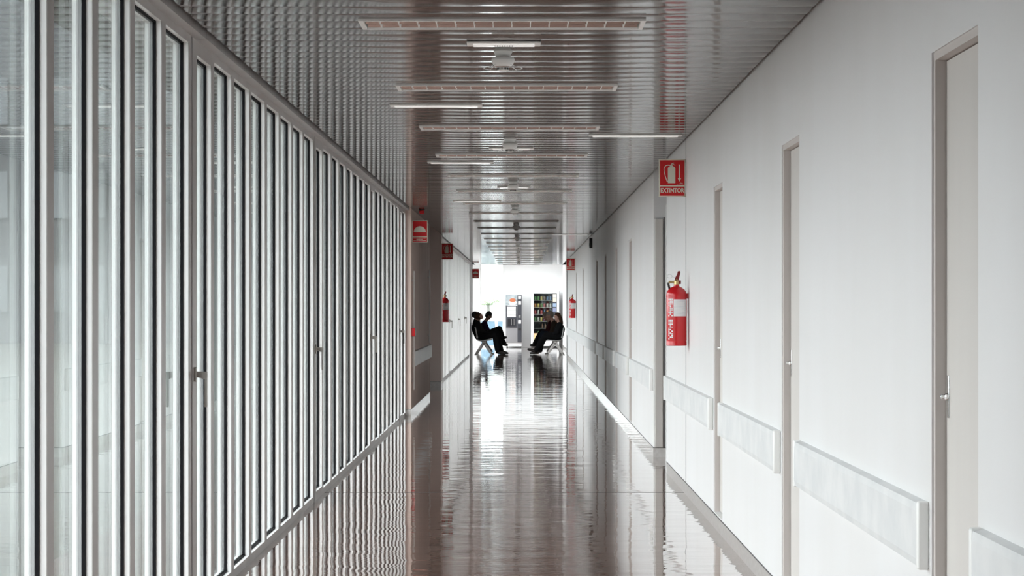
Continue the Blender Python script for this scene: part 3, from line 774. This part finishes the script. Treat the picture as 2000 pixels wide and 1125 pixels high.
def bottle(colour):
    return MB().lathe([(.022,0),(.026,.004),(.026,.10),(.022,.118),(.011,.135),(.011,.148),(.013,.149),(.013,.160),(0,.160)], 18).build('drink_bottle', pm[colour], smooth=True)
rows = ['green green yellow brown blue blue', 'orange yellow green red pale pale', 'red pale red blue orange blue', 'green pale yellow purple pale red', 'brown brown pale', 'green pale']
rn = ['top', 'second', 'third', 'fourth', 'fifth', 'lowest']; cn = ['first', 'second', 'third', 'fourth', 'fifth', 'sixth']
MXc = t.location.x
proto = {}
for r_, row in enumerate(rows):
    for c_, cc in enumerate(row.split()):
        isb = (r_ == 2 and c_ in (1, 3, 5)) or r_ == 4
        xx = gx0+.055+c_*(gx1-gx0-.11)/5 if r_ < 4 else gx1-.34+c_*.10 if r_ == 4 else gx0+.16+c_*.09
        key = (cc, isb)
        if key not in proto: proto[key] = (bottle if isb else packet)(cc); o = proto[key]
        else: o = proto[key].copy(); COL.objects.link(o)
        o.location = (MXc+xx, FYM+.14, shz[r_]-.0028)
        tag(o, '%s %s on the %s shelf of the snack machine, %s from the left' % (cc, 'drink bottle' if isb else 'snack packet', rn[r_], cn[c_]), 'drink' if isb else 'snack', 'drinks and snacks in the vending machine')

# ------------------------------------------------------------------ waiting benches with crossed legs
M['seat'] = mat('pale_grey_bench_plastic', (.5,.5,.5), .35)
M['leg'] = mat('light_grey_painted_leg', (.66,.64,.62), .4)
def bench(x, y, rz, n, label):
    t = thing('waiting_bench', label, 'bench', (x, y, 0), rz, 'benches of the waiting corner')
    P_ = .58
    # local: +x is forward, seats run along local y
    for k in range(n):
        yc = k*P_
        a = MB(); prf = [(-.20,.455),(-.12,.432),(.02,.425),(.15,.435),(.22,.452),(.235,.445)]
        nn = len(prf); vs = []; fs = []
        for s_ in (0, 1):
            for (px, pz) in prf:
                for q in range(7):
                    u = q/3-1; vs.append((px, yc+u*.25, pz-s_*.014+.012*u*u))
        for i in range(nn-1):
            for q in range(6):
                b0 = i*7+q; fs.append((b0, b0+1, b0+8, b0+7)); b1 = nn*7+b0; fs.append((b1, b1+7, b1+8, b1+1))
        for i in range(nn-1):
            for q in (0, 6): b0 = i*7+q; fs.append((b0, b0+7, nn*7+b0+7, nn*7+b0))
        for i in (0, nn-1):
            for q in range(6): b0 = i*7+q; fs.append((b0, b0+1, nn*7+b0+1, nn*7+b0))
        a.add(vs, fs); a.build('seat', M['seat'], t, smooth=True)
        a = MB(); vs = []; fs = []; prf = [(-.195,.50),(-.215,.58),(-.235,.68),(-.255,.78),(-.27,.83)]
        for s_ in (0, 1):
            for (px, pz) in prf:
                for q in range(7):
                    u = q/3-1; vs.append((px-s_*.014+.03*u*u, yc+u*.24, pz))
        nn = len(prf)
        for i in range(nn-1):
            for q in range(6):
                b0 = i*7+q; fs.append((b0, b0+1, b0+8, b0+7)); b1 = nn*7+b0; fs.append((b1, b1+7, b1+8, b1+1))
            for q in (0, 6): b0 = i*7+q; fs.append((b0, b0+7, nn*7+b0+7, nn*7+b0))
        for i in (0, nn-1):
            for q in range(6): b0 = i*7+q; fs.append((b0, b0+1, nn*7+b0+1, nn*7+b0))
        a.add(vs, fs)
        for s_ in (-.1, .1): a.tube([(-.06, yc+s_, .405), (-.17, yc+s_, .42), (-.21, yc+s_, .50), (-.225, yc+s_, .56)], .008, 8)
        a.build('backrest', M['seat'], t, smooth=True)
    a = MB(); a.rbox(-.03, .03, -.22, (n-1)*P_+.22, .375, .405, .006); a.build('beam', M['leg'], t, smooth=True)
    for yc in (-.05, (n-1)*P_/2, (n-1)*P_+.05):
        a = MB(); a.rbox(-.062, .062, yc-.019, yc+.019, .345, .412, .006); a.build('leg_hub', M['leg'], t, smooth=True)
        for s_ in (-1, 1):
            a = MB(); d = V((s_*.27, 0, -.40)); L = d.length; p0 = V((-s_*.03, yc+s_*.0, .41))
            ang = math.atan2(d.x, d.z)
            Mm = Matrix.Translation(p0) @ Matrix.Rotation(ang, 4, 'Y')
            a.rbox(-.040, .040, -.018, .018, 0, L-.04, .006, Mm)
            a.rbox(s_*.24-.045-.0, s_*.24+.045, yc-.022, yc+.022, 0, .022, .005)
            a.build('leg', M['leg'], t, smooth=True)
    return t
bench(-1.145, 64.15, 0, 4, 'pale bench with crossed legs along the left side of the far waiting corner')
bench(.985, 64.15+3*.58, PI, 4, 'pale bench with crossed legs under the seated group on the right')

# ------------------------------------------------------------------ people
def remesh(mb, name, m, parent, vox=.008, smooth=4):
    o = mb.build(name, m)
    r_ = o.modifiers.new('r', 'REMESH'); r_.mode = 'VOXEL'; r_.voxel_size = vox
    sm = o.modifiers.new('s', 'SMOOTH'); sm.iterations = smooth; sm.factor = .5
    bpy.context.view_layer.update()
    dg = bpy.context.evaluated_depsgraph_get(); me = bpy.data.meshes.new_from_object(o.evaluated_get(dg))
    old = o.data; o.modifiers.clear(); o.data = me; bpy.data.meshes.remove(old)
    me.materials.clear(); me.materials.append(m)
    me.polygons.foreach_set('use_smooth', [True]*len(me.polygons)); me.polygons.foreach_set('material_index', [0]*len(me.polygons))
    o.name = name; o.parent = parent
    return o
SK = {'tan': mat('tan_skin', (.24,.13,.095), .55), 'pale': mat('pale_skin', (.36,.21,.165), .55)}  # skin tones darkened so the sitters look backlit
CL = {'black': mat('black_cloth', (.007,.007,.008), .95, spec=.1), 'purple': mat('purple_knit_shaded', (.022,.008,.040), .95, spec=.1), 'navy': mat('navy_cloth_shaded', (.007,.009,.014), .95, spec=.1),  # cloth colours also carry the dimness of the backlit sitters
      'brownc': mat('brown_coat_shaded', (.018,.012,.009), .95, spec=.1), 'wine': mat('wine_cloth_shaded', (.022,.006,.007), .95, spec=.1), 'shoe': mat('black_shoe_leather', (.015,.013,.012), .4),
      'hair_black': mat('black_hair', (.012,.010,.009), .6), 'hair_brown': mat('brown_hair', (.045,.022,.013), .8, spec=.1), 'hair_grey': mat('greying_hair', (.13,.105,.085), .8),
      'eye': mat('eye_white', (.7,.7,.7), .2), 'lip': mat('lips', (.35,.12,.10), .5), 'cuff': M['white']}
def person(Y, d, label, P_, skin='tan', top='black', legs='black', hair='hair_black', yaw=0, pitch=0, longhair=False, r=1.0, cuff=False):
    # P_: joints as (X, Z) in the plane of the seat; d = +1 facing the right wall, -1 facing the left
    hipX, hipZ = P_['hip']
    t = thing('person', label, 'person', (hipX, Y, 0), 0)
    def q(k, y=0): return V((P_[k][0]-hipX, y, P_[k][1]))
    hip, chest, neck, head = q('hip'), q('chest'), q('neck'), q('head')
    sp_ = (neck-hip).normalized()
    body = MB(); topm = MB(); legm = MB()
    body.chain([hip, chest, neck], [.12, .12, .06])
    for s_ in (-1, 1): body.chain([hip+V((0, s_*.06, 0)), chest+V((0, s_*.07, 0)), neck+V((0, s_*.09, 0))-sp_*.05], [.10, .09, .05])
    body.chain([neck-sp_*.03, neck*.5+head*.5, head], [.06, .055, .05])
    # head frame
    R = Matrix.Rotation(yaw, 3, 'Z') @ (Matrix.Identity(3) if d > 0 else Matrix.Rotation(PI, 3, 'Z')) @ Matrix.Rotation(pitch, 3, 'Y')
    H = lambda x, y, z: head+R @ V((x, y, z))
    body.ell(H(-.008, 0, .02), (.102, .082, .108), R=R); body.ell(H(.025, 0, -.05), (.068, .056, .072), R=R)
    body.cap(H(.062, 0, -.088), H(.070, 0, -.088), .022, .018)
    body.cap(H(.090, 0, .022), H(.106, 0, -.010), .010, .014, 8); body.cap(H(.099, -.012, -.016), H(.099, .012, -.016), .009, .009, 8)
    body.cap(H(.086, -.035, .034), H(.086, .035, .034), .014, .014, 8)
    body.cap(H(.078, -.018, -.050), H(.078, .018, -.050), .013, .013, 8)
    for s_ in (-1, 1): body.ell(H(-.004, s_*.083, .0), (.018, .010, .032), 10, R)
    topm.chain([hip+sp_*.02, chest, neck-sp_*.03], [.165*r, .165*r, .085])
    for s_ in (-1, 1): topm.chain([hip+V((0, s_*.07, 0))+sp_*.03, chest+V((0, s_*.08, 0)), neck+V((0, s_*.10, 0))-sp_*.06], [.135*r, .135*r, .085])
    topm.chain([neck-sp_*.04, neck+sp_*.015], [.072, .062])
    for i, s_ in ((0, -1), (1, 1)):
        sh = neck+V((0, s_*.175, 0))-sp_*.055
        el = q('elbow%d' % i if 'elbow%d' % i in P_ else 'elbow', s_*.21); wr = q('wrist%d' % i if 'wrist%d' % i in P_ else 'wrist', s_*.09)
        body.chain([sh, el, wr], [.045, .036, .026]); topm.chain([neck+V((0, s_*.08, 0))-sp_*.05, sh, el, wr], [.085, .085, .066, .048])
        f = (wr-el).normalized(); f = (f+V((0, -s_*.25, 0))).normalized(); sd = V((0, 1, 0)); sd = (sd-f*sd.dot(f)).normalized(); up = sd.cross(f)
        if up.z > 0: up = -up
        pc_ = wr+f*.05; Rm = Matrix((f, sd, f.cross(sd))).transposed()
        body.ell(pc_, (.052, .040, .016), 14, Rm)
        for k in range(4):
            o_ = (k-1.5)*.021; L = (.030, .036, .034, .026)[k]; p = wr+f*.088+sd*o_
            p1 = p+f*L+up*.006; p2 = p1+f*L*.55+up*L*.55; p3 = p2+f*L*.15+up*L*.6
            body.chain([p-f*.02, p1, p2, p3], [.0095, .009, .0085, .0075], 8)
        th = wr+f*.03-sd*s_*.030; body.chain([th, th-sd*s_*.022+f*.030+up*.008, th-sd*s_*.020+f*.060+up*.016], [.012, .0105, .009], 8)
        if cuff and i == 0:
            c_ = MB(); c_.cap(wr-f*.02, wr+f*.004, .043, .041, 16); c_.build('cuff', CL['cuff'], t, smooth=True)
        hp = hip+V((0, s_*.09, -.01)); kn = q('knee%d' % i, s_*.11); an = q('ankle%d' % i, s_*.10); to = q('toe%d' % i, s_*.12)
        body.chain([hp, kn, an, an+(to-an)*.7], [.08, .055, .038, .03]); legm.chain([hp, kn, kn*.45+an*.55, an], [.115, .088, .090, .078])
        legm.cap(hip, hp, .12, .105)
        s2 = MB(); fd = (to-an); fd.z = 0 if to.z < .09 else fd.z; fd = fd.normalized()
        s2.chain([an+V((0,0,-.035))-fd*.02, an+(to-an)*.55+V((0,0,-.012)), to], [.055, .050, .036], 14); s2.cap(an, an+V((0,0,-.03)), .05, .046)
        remesh(s2, 'shoe', CL['shoe'], t, .008, 3)
    remesh(body, 'body', SK[skin], t, .0075, 2)
    remesh(topm, 'jacket', CL[top], t, .011, 5); remesh(legm, 'trousers', CL[legs], t, .011, 5)
    for s_ in (-1, 1):
        e_ = MB(); e_.ell(H(.090, s_*.033, .012), (.010, .013, .009), 12, R); e_.build('eye', CL['eye'], t, smooth=True)
    hm = MB(); hm.ell(H(-.022, 0, .040), (.107, .092, .108), R=R); hm.ell(H(-.045, 0, .0), (.080, .086, .092), R=R)
    if longhair:
        for s_ in (-1, 1): hm.chain([H(-.01, s_*.070, .05), H(-.02, s_*.088, -.04), H(-.04, s_*.085, -.14)], [.035, .040, .045])
        hm.chain([H(-.05, 0, .02), H(-.085, 0, -.09), H(-.10, 0, -.20)], [.085, .095, .085])
    remesh(hm, 'hair', CL[hair], t, .009, 3)
    return t
def conv(Y, dct):
    s_ = F/Y
    return {k: ((px-1020)/s_, EYE-(py-597)/s_) for k, (px, py) in dct.items()}
person(64.2, 1, 'person in black clothes leaning back on the left bench, nearest of the three',
    conv(64.2, dict(hip=(938,657), chest=(934,642), neck=(933,629), head=(936.5,618), elbow=(938,648), wrist=(949,650), knee0=(967,654), ankle0=(972,685), toe0=(984,690.5), knee1=(968,652), ankle1=(979,685), toe1=(991,690))),
    hair='hair_brown', pitch=-.75)
person(64.85, 1, 'person with head tilted right back against the wall, middle of the left bench',
    conv(64.85, dict(hip=(937,656), chest=(931,641), neck=(928.5,627), head=(930.5,615), elbow=(938,646), wrist=(950,647), knee0=(966,650), ankle0=(973,684), toe0=(983,689.5), knee1=(968,647), ankle1=(984,670), toe1=(990,674))),
    skin='pale', hair='hair_black', pitch=-.95)
person(65.6, 1, 'person in a purple top bent forward over crossed legs, furthest on the left bench',
    conv(65.6, dict(hip=(943,656), chest=(943,641), neck=(947,629), head=(954.5,617), elbow=(953,646), wrist=(962,648), knee0=(970,651), ankle0=(976,684), toe0=(986,689), knee1=(975,642), ankle1=(981,659), toe1=(988,659))),
    top='purple', hair='hair_black', pitch=.55)
person(64.2, -1, 'person with long brown hair looking this way, nearest on the right bench',
    conv(64.2, dict(hip=(1090,656), chest=(1093,643), neck=(1093,631), head=(1088.5,619.5), elbow=(1088,649), wrist=(1078,653), knee0=(1064,657), ankle0=(1047,684), toe0=(1032,682), knee1=(1066,655), ankle1=(1049,686), toe1=(1037,690))),
    skin='pale', hair='hair_brown', longhair=True, yaw=.75, pitch=.15)
person(64.8, -1, 'person with greying hair leaning forward, middle of the right bench',
    conv(64.8, dict(hip=(1089,656), chest=(1086,642), neck=(1081,629), head=(1074,616.5), elbow=(1078,649), wrist=(1067,652), knee0=(1060,651), ankle0=(1052,683), toe0=(1041,689), knee1=(1061,652), ankle1=(1055,683), toe1=(1044,689))),
    hair='hair_grey', top='brownc', legs='navy', pitch=.4)
person(65.4, -1, 'person with a white cuff and crossed legs, furthest on the right bench',
    conv(65.4, dict(hip=(1086,655), chest=(1081,641), neck=(1074,629), head=(1066.5,618), elbow=(1068,648), wrist=(1057,649), knee0=(1058,648), ankle0=(1045,671), toe0=(1037,674), knee1=(1058,651), ankle1=(1054,683), toe1=(1043,688))),
    hair='hair_grey', top='wine', pitch=.5, cuff=True)
